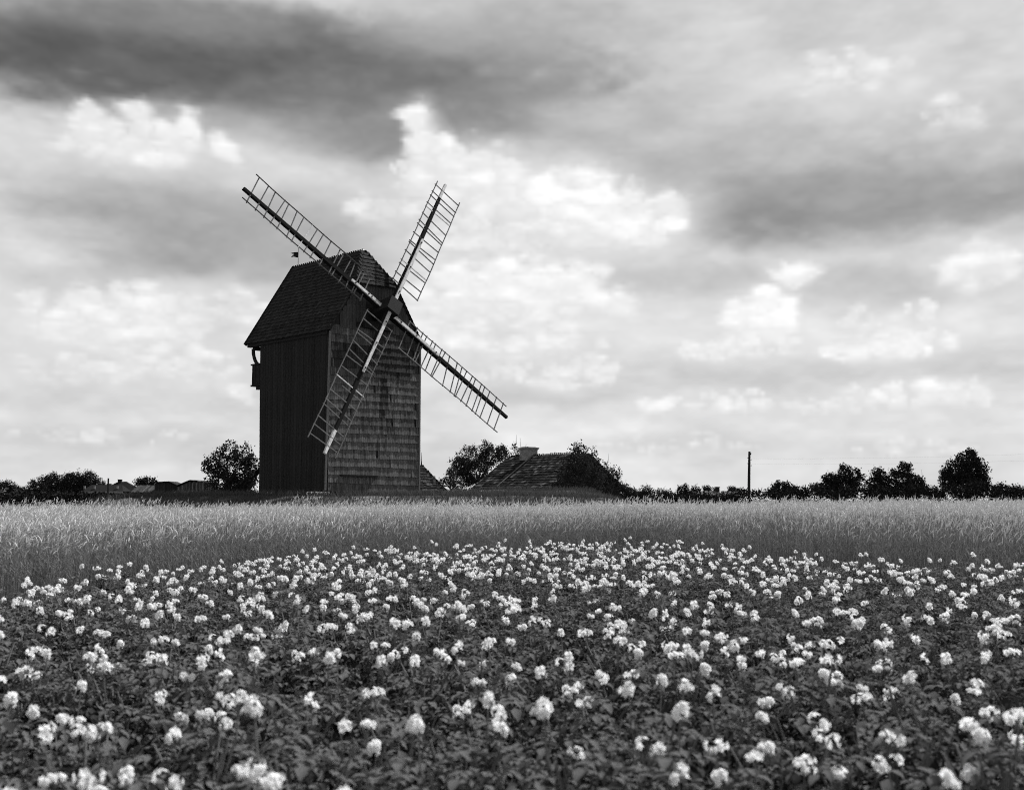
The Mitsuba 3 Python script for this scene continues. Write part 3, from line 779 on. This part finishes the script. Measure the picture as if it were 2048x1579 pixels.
tree('garden_tree', 'tall dark tree covering the right end of the cottage', 68, [(3.88, 4.93, .50, .42), (4.20, 4.38, .85, .66), (3.66, 3.95, .72, .66), (4.74, 3.65, .72, .85), (3.25, 3.35, .72, .80), (4.23, 2.95, 1.25, .85), (5.08, 2.84, .60, .75), (3.60, 2.44, 1.40, .55)], .12, 105, dens=.42, mat='leaf', twigs=7, ragged=2.0)
tree('garden_tree', 'smaller loose tree right of the tall cottage tree', 72, [(5.98, 3.80, .32, .32), (5.75, 3.30, .45, .45), (6.45, 3.42, .50, .50), (6.07, 2.71, .83, .57), (6.73, 2.90, .25, .38)], .11, 106, dens=.55, mat='leaf', twigs=6)
for i, (y, bl, lab) in enumerate([
        (80, [(8.08, 2.55, .42, .32), (8.39, 2.27, .50, .28), (7.86, 2.24, .42, .28)], 'small shrub next to the loose tree, first right of the bank'),
        (100, [(11.81, 2.62, .53, .44), (12.16, 2.27, .53, .35), (11.41, 2.27, .44, .31)], 'pointed shrub, second right of the grassy bank'),
        (105, [(13.79, 2.44, .74, .37), (14.34, 2.21, .46, .28)], 'flat rounded shrub, third right of the grassy bank')]):
    tree('shrub', lab, y, bl, .13, 110 + i, category='shrub', mat='leaf', twigs=2)
FAR = [
    ('round_tree', 315, [(-131.8, 5.2, 3.1, 2.6), (-133.5, 3.7, 2.2, 1.7), (-130.3, 3.4, 2.8, 1.7)], 'small round tree at the left end of the big clump'),
    ('spreading_tree', 325, [(-131.3, 6.6, 4.0, 3.3), (-128.1, 4.9, 3.7, 2.9), (-132.4, 4.2, 4.3, 2.2), (-133.6, 7.1, 2.0, 2.0)], 'spreading dark tree in the middle of the far left clump'),
    ('spreading_tree', 320, [(-123.1, 6.8, 3.4, 3.1), (-119.1, 7.2, 3.4, 3.0), (-121.2, 4.6, 5.1, 2.5), (-124.8, 8.4, 1.7, 1.4), (-117.2, 5.6, 2.5, 2.3)], 'tallest tree of the far left clump, with a lobed top'),
    ('low_tree', 310, [(-111.7, 5.0, 1.6, 1.4), (-112.8, 3.4, 2.7, 1.2)], 'low tree between the left clump and the pole'),
    ('low_tree', 340, [(-148.9, 4.3, 3.0, 2.1), (-152.7, 5.1, 3.6, 3.0), (-146.7, 3.3, 2.4, 1.5), (-158, 4.2, 3.6, 2.4)], 'low bushy tree at the left edge of the picture'),
    ('bush', 235, [(-76.6, 5.9, 1.4, .9), (-75.1, 5.6, 1.4, .9), (-74.1, 5.5, .5, .8), (-77.3, 5.2, 1.0, .8)], 'rounded bush rising behind the low shed roof'),
    ('bush', 235, [(35.6, 4.0, 1.2, 1.1), (34.8, 3.0, 1.2, .8), (36.7, 3.1, 1.2, .9)], 'dark bush left of the low pale roofs'),
    ('bush', 330, [(53.5, 4.8, 1.6, 1.3), (57.6, 4.8, 2.2, 1.0), (56.5, 5.5, 1.0, .9)], 'bushes showing above the first pale roof'),
    ('bush', 335, [(64.7, 5.2, 1.2, 1.2), (66.2, 4.7, 1.2, .9), (63.6, 4.1, 1.2, .7)], 'bushy crown above the pale roof nearest the pole'),
    ('dome_tree', 240, [(57.2, 4.5, 2.3, 1.5), (58.8, 3.6, 2.3, 1.3), (55.8, 3.4, 1.9, 1.3)], 'low dome shaped tree, first right of the telegraph pole'),
    ('bush', 255, [(65.5, 3.5, 1.1, .8)], 'small bush between the dome tree and the orchard trees'),
    ('orchard_tree', 232, [(68.2, 7.5, 1.5, 1.8), (65.9, 6.2, 2.1, 1.4), (70.4, 6.5, 1.7, 1.8), (63.0, 4.3, 2.3, 1.2), (68.1, 4.8, 3.7, 2.1), (65.0, 3.8, 3.5, 1.4), (64.3, 6.2, .8, .6)], 'uneven tree with a long low left side, right of the dome tree'),
    ('orchard_tree', 238, [(77.0, 7.4, 1.5, 1.3), (76.2, 5.5, 1.9, 1.7), (78.3, 5.9, 1.3, 1.9), (76.4, 3.5, 2.7, 1.5)], 'narrow gappy tree in the middle of the right tree row'),
    ('orchard_tree', 234, [(81.0, 8.3, 1.4, 1.7), (80.3, 6.0, 2.7, 2.3), (83.5, 5.4, 2.1, 1.9), (81.6, 3.8, 4.8, 1.7), (85.7, 3.7, 1.4, 1.0), (78.9, 7.6, .8, .8)], 'pyramid shaped tree trailing off to the right'),
    ('bush', 245, [(92.4, 3.6, 1.4, .9), (91.3, 3.0, 1.5, .8)], 'low bush at the foot of the biggest right tree'),
    ('oval_tree', 215, [(86.3, 9.0, 2.5, 2.3), (87.1, 10.6, .8, 1.0), (84.3, 7.1, 2.5, 2.5), (87.9, 7.1, 2.3, 2.9), (83.1, 5.7, 1.5, 2.3), (85.9, 4.7, 4.0, 2.7), (89.2, 5.2, 1.3, 2.3)], 'biggest dense oval tree, at the right end of the horizon'),
    ('bush', 240, [(102.2, 3.5, 1.3, 1.1), (103.8, 4.0, 2.1, 1.5), (106.9, 3.5, 2.1, 1.5), (110.7, 4.0, 2.5, 1.7)], 'bushes at the right edge beyond the biggest tree'),
]
for i, (nm, y, bl, lab) in enumerate(FAR):
    tree(nm, lab, y, bl, .38, 130 + i, dens=1.5, category='bush' if nm == 'bush' else 'tree', twigs=3)
put('bare_sapling', tube([[84.3, 232, 0], [84.2, 232, 4.5], [83.9, 232, 8.2]], [.06, .05, .02], 5), 'bark', label='thin leafless sapling between the pyramid tree and the biggest tree', category='sapling')


def hedge(label, pts, seed, leaf=.20):
    """A hedge along a polyline (x, y, height)."""
    rng = np.random.default_rng(seed)
    p = np.array(pts, float)
    seg = np.linalg.norm(np.diff(p[:, :2], axis=0), axis=1)
    at_ = np.concatenate([[0], np.cumsum(seg)])
    n = int(at_[-1] * 75)
    s = rng.uniform(0, at_[-1], n)
    x, y, h = (np.interp(s, at_, p[:, k]) for k in range(3))
    h = h * (.9 + .25 * meshkit.noise(np.stack([s * .5, s * 0, s * 0], 1), seed))
    c = np.stack([x + rng.normal(0, .2, n), y + rng.normal(0, .45, n), ground_z(x, y) + h * rng.uniform(0, 1, n) ** .75], 1)
    t = free('hedge')
    tell(t, label, 'hedge')
    put(f'{t}__foliage', leaves(rng, c, np.full(n, .15), 9, leaf), 'far_leaf', kind='stuff')


hedge('long dark hedge behind the grain, left of the mill', [(-66, 92, 2.15), (-40, 86, 2.1), (-30, 82, 1.95), (-22, 78, 1.6), (-17, 74, 1.5)], 201)
hedge('dark hedge behind the grain between the bank and the telegraph pole', [(7.5, 96, 2.0), (16, 108, 2.3), (25, 112, 2.6), (31, 112, 2.7)], 202)
hedge('dark hedge behind the grain right of the telegraph pole', [(31.5, 112, 2.6), (36, 112, 2.9), (42, 112, 3.2), (52, 108, 3.2), (66, 104, 3.1)], 203)

# ------------------------------------------------------------------ grass on the bank
rng = np.random.default_rng(300)


def blades(rng, xy, h, w, bend=.4):
    n = len(xy)
    z = ground_z(xy[:, 0], xy[:, 1])
    root = np.column_stack([xy, z])
    hh = h * rng.uniform(.5, 1.25, (n, 1))
    ang = rng.uniform(0, 2 * np.pi, n)
    side = np.stack([np.cos(ang), np.sin(ang), ang * 0], 1) * w
    b_ = rng.normal(0, bend, (n, 2)) * hh
    mid = root + np.column_stack([b_ * .35, hh * .6])
    tip = root + np.column_stack([b_, hh])
    v = np.stack([root - side, root + side, mid - side * .7, mid + side * .7, tip], 1).reshape(-1, 3)
    i = np.arange(n)[:, None] * 5
    return v, np.vstack([i + [0, 1, 3], i + [0, 3, 2], i + [2, 3, 4]])


gxy = np.column_stack([rng.uniform(-26, 12, 60000), 44 + 26 * rng.random(60000) ** 1.2])
inside = (np.abs((gxy - O[:2]) @ U[:2]) < HW + .1) & (((gxy - O[:2]) @ V[:2]) > -.1) & (((gxy - O[:2]) @ V[:2]) < LW + .1)
gxy = gxy[~inside & (meshkit.noise(np.column_stack([gxy * .6, gxy[:, :1] * 0]), 3) > .28)]
put('bank_grass', blades(rng, gxy, .26, .014), 'grass_blade', kind='stuff', label='rough dark grass on the bank round the mill', category='grass')

# ------------------------------------------------------------------ the field of flowering potatoes
FIELD = shapely.Polygon([(-12, 2.2), (-9.5, 9.5), (-7.2, 13.2), (-6.5, 15.6), (-5.6, 18.2), (-4.5, 21), (-2.9, 24.2), (-.7, 26.4), (3.3, 28.9), (4.4, 27.2), (4.9, 23.7), (6.2, 20.6), (8.5, 19.3), (12, 18.2), (14, 17.6), (14, 2.2)])


def potato_foliage(rng, height=.46, stems=6, leaves_per=5):
    """Stems with compound leaves of seven leaflets; returns (leaf mesh, stem mesh, tips)."""
    vs, fs, n, st, tips = ([], []), ([], []), [0, 0], [], []
    for s in range(stems):
        ang = s * 2 * math.pi / stems + rng.normal(0, .35)
        out = rng.uniform(.05, .24)
        h = height * rng.uniform(.75, 1.12)
        path = np.array([[0, 0, 0], [math.cos(ang) * out * .4, math.sin(ang) * out * .4, h * .5], [math.cos(ang) * out, math.sin(ang) * out, h]])
        st.append(tube(path, [.008, .007, .005], 4))
        tips.append(path[2])
        for k in range(leaves_per):
            f = .30 + .70 * (k + rng.uniform(0, .8)) / leaves_per
            base = np.array([np.interp(f, [0, .5, 1], path[:, q]) for q in range(3)])
            la = ang + k * 2.4 + rng.normal(0, .4)
            LL = rng.uniform(.12, .22)
            rise = rng.uniform(.05, .75) if k < leaves_per - 1 else rng.uniform(.5, 1.1)
            d = np.array([math.cos(la), math.sin(la), 0])
            for t, sd in ((1.0, 0), (.74, 1), (.74, -1), (.50, 1), (.50, -1), (.30, 1), (.30, -1)):
                z = rise * LL * t - .62 * LL * t * t
                c = base + d * LL * t + W * z
                slope = rise - 1.24 * t
                fw = d + W * slope
                fw = fw / np.linalg.norm(fw)
                side = np.array([-d[1], d[0], 0]) * (sd or 1)
                ld = fw if sd == 0 else .45 * fw + .9 * side + W * rng.normal(-.15, .25)
                ld = ld / np.linalg.norm(ld)
                wd = np.cross(W, ld)
                wd /= np.linalg.norm(wd) + 1e-9
                up = np.cross(ld, wd)
                l = LL * (.42 if sd == 0 else .33 * (.55 + .6 * t)) * rng.uniform(.85, 1.2)
                w_ = l * .32
                cup = .10 * l
                q = [c, c + ld * l * .38 + wd * w_ + up * cup, c + ld * l * .38 - up * cup * .2, c + ld * l * .38 - wd * w_ + up * cup, c + ld * l * .72 + wd * w_ * .72 + up * cup * .4, c + ld * l * .72 - up * cup * .5, c + ld * l * .72 - wd * w_ * .72 + up * cup * .4, c + ld * l - up * cup * 1.6]
                y_ = int(k >= leaves_per - 2 and rng.random() < .8)       # upper leaves coloured paler: lit tops over shaded gaps, put into the colour
                vs[y_].append(np.array(q))
                fs[y_].append(np.array([[0, 2, 1], [0, 3, 2], [1, 2, 5], [1, 5, 4], [2, 3, 6], [2, 6, 5], [4, 5, 7], [5, 6, 7]]) + n[y_])
                n[y_] += 8
    return [(np.vstack(a), np.vstack(b)) for a, b in zip(vs, fs)], join(st), tips


def flower_head(rng, centre, R, count):
    """A loose, uneven cluster of five lobed flowers with recessed hearts."""
    vs, fs, n = [], [], 0
    sub = [rng.normal(0, .42, 3) * R * [1, 1, .8] for _ in range(3)]
    for i in range(count):
        z = rng.uniform(-.35, 1)
        ph = rng.uniform(0, 6.283)
        r = math.sqrt(max(0, 1 - z * z))
        nrm = np.array([r * math.cos(ph), r * math.sin(ph), z]) + rng.normal(0, .18, 3)
        nrm /= np.linalg.norm(nrm)
        c = centre + sub[i % 3] + nrm * R * rng.uniform(.55, .95)
        a_ = np.cross(nrm, [.3, .5, .8])
        a_ /= np.linalg.norm(a_)
        b_ = np.cross(nrm, a_)
        fr_ = rng.uniform(.017, .024)
        q = [c - nrm * fr_ * .35]
        for k in range(10):
            t = k * math.pi / 5
            rr = fr_ * (1.0 if k % 2 == 0 else .62)
            q.append(c + (a_ * math.cos(t) + b_ * math.sin(t)) * rr + nrm * fr_ * (.02 if k % 2 else -.14 * rng.random()))
        vs.append(np.array(q))
        fs.append(np.array([[0, 1 + k, 1 + (k + 1) % 10] for k in range(10)]) + n)
        n += 11
    return np.vstack(vs), np.vstack(fs)


prng = np.random.default_rng(400)
HEADS = (0, 0, 1, 1, 1, 1, 2, 2, 3)
for vi, nh in enumerate(HEADS):
    fol, st, tips = potato_foliage(prng, .46 * prng.uniform(.90, 1.12), 8, 5)
    g = {'type': 'shapegroup', 'foliage': mikit.ply(fol[0], 'potato_leaf', smooth=True), 'upper_leaves': mikit.ply(fol[1], 'upper_leaf', smooth=True), 'stem': mikit.ply(st, 'stem')}
    for h in range(nh):
        tip = tips[h * 2 % len(tips)]
        c = np.array([tip[0] * 1.1, tip[1] * 1.1, tip[2] + prng.uniform(.07, .17)])
        g['flower_head' if h == 0 else f'flower_head_{h:03d}'] = mikit.ply(flower_head(prng, c, prng.uniform(.027, .043), int(prng.integers(10, 22))), 'petal')
        g['flower_stalk' if h == 0 else f'flower_stalk_{h:03d}'] = mikit.ply(tube([tip, .5 * (tip + c), c], [.005, .004, .003], 4), 'stem')
    scene[f'potato_kind_{vi}'] = g

PLANT_LABELS = (('one of the nearest leafy potato plants, not in flower', 'leafy potato plants not in flower'),
                ('one of the nearest potato plants, with a single white flower head', 'potato plants with one flower head'),
                ('one of the nearest potato plants, with two white flower heads', 'potato plants with two flower heads'),
                ('one of the nearest potato plants, with three or more white flower heads', 'potato plants with several flower heads'))
spots = []
y = 2.9
while y < 29:
    x = -.47 * y - 1.4 + prng.uniform(0, .3)
    while x < .47 * y + 1.4:
        px, py = x + prng.normal(0, .07), y + prng.normal(0, .10)
        if FIELD.contains(shapely.Point(px, py)):
            spots.append((px, py))
        x += .36
    y += .62
spots.sort(key=lambda q: math.hypot(q[0], q[1] - 0) + max(0, abs(q[0]) - .455 * q[1] - .1) * 100)
pn = meshkit.noise(np.array([[q[0] * .7, q[1] * .5, 0] for q in spots]), 9)
for i, (px, py) in enumerate(spots):
    u = np.clip(prng.random() * .93 + (pn[i] - .5) * .22 + .02 + .06 * sstep(9, 20, py), 0, .999)
    kind = int(u * len(HEADS))
    tw_ = T().translate([px, py, float(ground_z(px, py)) - .02]).rotate([0, 0, 1], float(prng.uniform(0, 360))).scale(float(prng.uniform(.9, 1.15)))
    ref = {'type': 'ref', 'id': f'potato_kind_{kind}'}
    if i < 300:
        key = 'potato_plant' if i == 0 else f'potato_plant_{i:03d}'
        scene[key] = {'type': 'instance', 'to_world': tw_, 'group': ref}
        nh = HEADS[kind]
        labels[key] = {'label': PLANT_LABELS[min(nh, 3)][0], 'category': 'potato plant', 'group': PLANT_LABELS[min(nh, 3)][1]}
    else:
        scene[f'potato_rows__{i:03d}'] = {'type': 'instance', 'to_world': tw_, 'group': ref}
labels['potato_rows'] = {'label': 'farther potato rows full of white flower heads, up to the grain', 'category': 'potato rows', 'kind': 'stuff'}

# ------------------------------------------------------------------ the standing grain
GRAIN_EDGE = FIELD.buffer(.15)


def grain_patch(rng, count, radius, thick):
    """Stalks, blades and nodding ears; returns (stalk mesh, ear mesh)."""
    r = radius * np.sqrt(rng.random(count))
    ph = rng.uniform(0, 2 * np.pi, count)
    root = np.stack([r * np.cos(ph), r * np.sin(ph), np.zeros(count)], 1)
    h = np.where(rng.random(count) < .05, rng.uniform(1.36, 1.55, count), .74 + .70 * rng.beta(2.0, 1.15, count))
    la = rng.normal(.1, .9, count)
    lean = np.stack([np.cos(la), np.sin(la)], 1) * rng.uniform(.03, .20, (count, 1))
    q = [root]
    for t in (.4, .75, 1.0):
        q.append(root + np.column_stack([lean * t ** 2.2, h * t]))
    q = np.stack(q, 1)
    fa = rng.uniform(0, np.pi, count)
    side = np.stack([np.cos(fa), np.sin(fa), fa * 0], 1)[:, None] * (thick * np.array([1, .9, .8, .6]))[None, :, None]
    v = np.concatenate([q - side, q + side], 1).reshape(-1, 3)
    i = np.arange(count)[:, None] * 8
    fs = [i + [k, k + 4, k + 5] for k in range(3)] + [i + [k, k + 5, k + 1] for k in range(3)]
    parts = [(v, np.vstack(fs))]
    for _ in range(2):                                       # leaf blades
        f = rng.uniform(.35, .85, count)
        base = root + np.column_stack([lean * f[:, None] ** 2.2, h * f])
        ba = rng.uniform(0, 2 * np.pi, count)
        d = np.stack([np.cos(ba), np.sin(ba), ba * 0], 1)
        L = rng.uniform(.12, .26, (count, 1))
        s2 = np.stack([-d[:, 1], d[:, 0], ba * 0], 1) * .006
        m1, m2 = base + d * L * .5 + W * L * .55, base + d * L + W * L * rng.uniform(-.2, .5, (count, 1))
        v = np.stack([base - s2 * .5, base + s2 * .5, m1 - s2, m1 + s2, m2], 1).reshape(-1, 3)
        i5 = np.arange(count)[:, None] * 5
        parts.append((v, np.vstack([i5 + [0, 1, 3], i5 + [0, 3, 2], i5 + [2, 3, 4]])))
    stalk = join(parts)
    # ears
    top = q[:, 3]
    na = la + rng.normal(0, .5, count)
    nod = rng.uniform(.15, 1.5, count)
    d0 = np.stack([np.cos(na) * np.sin(nod * .5), np.sin(na) * np.sin(nod * .5), np.cos(nod * .5)], 1)
    d1 = np.stack([np.cos(na) * np.sin(nod), np.sin(na) * np.sin(nod), np.cos(nod)], 1)
    L = rng.uniform(.11, .165, (count, 1))
    p = [top, top + d0 * L * .25, top + d0 * L * .55 + d1 * L * .1, top + d0 * L * .55 + d1 * L * .5]
    s = np.cross(d1, [.3, .8, .5])
    s /= np.linalg.norm(s, axis=1, keepdims=True)
    s2 = np.cross(d1, s)
    ev, wd = [], (.2, 1, .9, .12)
    for c, w_ in zip(p, wd):
        for ax in (s, s2, -s, -s2):
            ev.append(c + ax * thick * 2.7 * w_)
    ev = np.stack(ev, 1).reshape(-1, 3)
    i16 = np.arange(count)[:, None] * 16
    ef = []
    for k in range(3):
        for j in range(4):
            a0, a1, b0_, b1_ = k * 4 + j, k * 4 + (j + 1) % 4, k * 4 + 4 + j, k * 4 + 4 + (j + 1) % 4
            ef += [i16 + [a0, a1, b1_], i16 + [a0, b1_, b0_]]
    ears = [(ev, np.vstack(ef))]
    for k in range(2):                                       # awns
        st_ = p[1 + k % 3]
        dirv = d1 + rng.normal(0, .22, (count, 3))
        en = st_ + dirv * rng.uniform(.06, .12, (count, 1))
        ww = s * .0016
        av = np.stack([st_ - ww, st_ + ww, en], 1).reshape(-1, 3)
        ears.append((av, np.arange(3 * count).reshape(-1, 3)))
    return stalk, join(ears)


grng = np.random.default_rng(500)
for vi in range(7):
    near_ = vi < 4
    s_, e_ = grain_patch(grng, 92 if near_ else 85, .62, .0032 if near_ else .0042)
    scene[f'grain_kind_{vi}'] = {'type': 'shapegroup', 'stalks': mikit.ply(s_, 'grain_stalk'), 'ears': mikit.ply(e_, 'grain_ear')}
n, y = 0, 10.0
while y < 42.8:
    x = -.47 * y - 2.5
    while x < .47 * y + 2.5:
        px, py = x + grng.normal(0, .1), y + grng.normal(0, .1)
        if not GRAIN_EDGE.contains(shapely.Point(px, py)) and FIELD.exterior.distance(shapely.Point(px, py)) > .55:
            side_y = np.interp(px, [-12, -6, 0, 3, 5, 12, 20], [.95, .96, .98, 1.0, 1.02, 1.05, 1.07])
            zs = .97 * side_y * (1 + .14 * (meshkit.noise(np.array([[px * .35, py * .35, 0]]), 17)[0] - .5)) * grng.uniform(.96, 1.04)
            n += 1
            scene[f'grain_field__{n:03d}'] = {'type': 'instance', 'group': {'type': 'ref', 'id': f'grain_kind_{int(grng.integers(0, 4) if py < 30 else grng.integers(4, 7))}'},
                                              'to_world': T().translate([px, py, float(ground_z(px, py)) - .01]).rotate([0, 0, 1], float(grng.normal(0, 22) + 130 * (meshkit.noise(np.array([[px * .25, py * .25, 3]]), 23)[0] - .5))).scale([1, 1, float(zs)])}
        x += .86
    y += .86
labels['grain_field'] = {'label': 'tall ripening grain with nodding ears between potatoes and mill', 'category': 'grain', 'kind': 'stuff'}
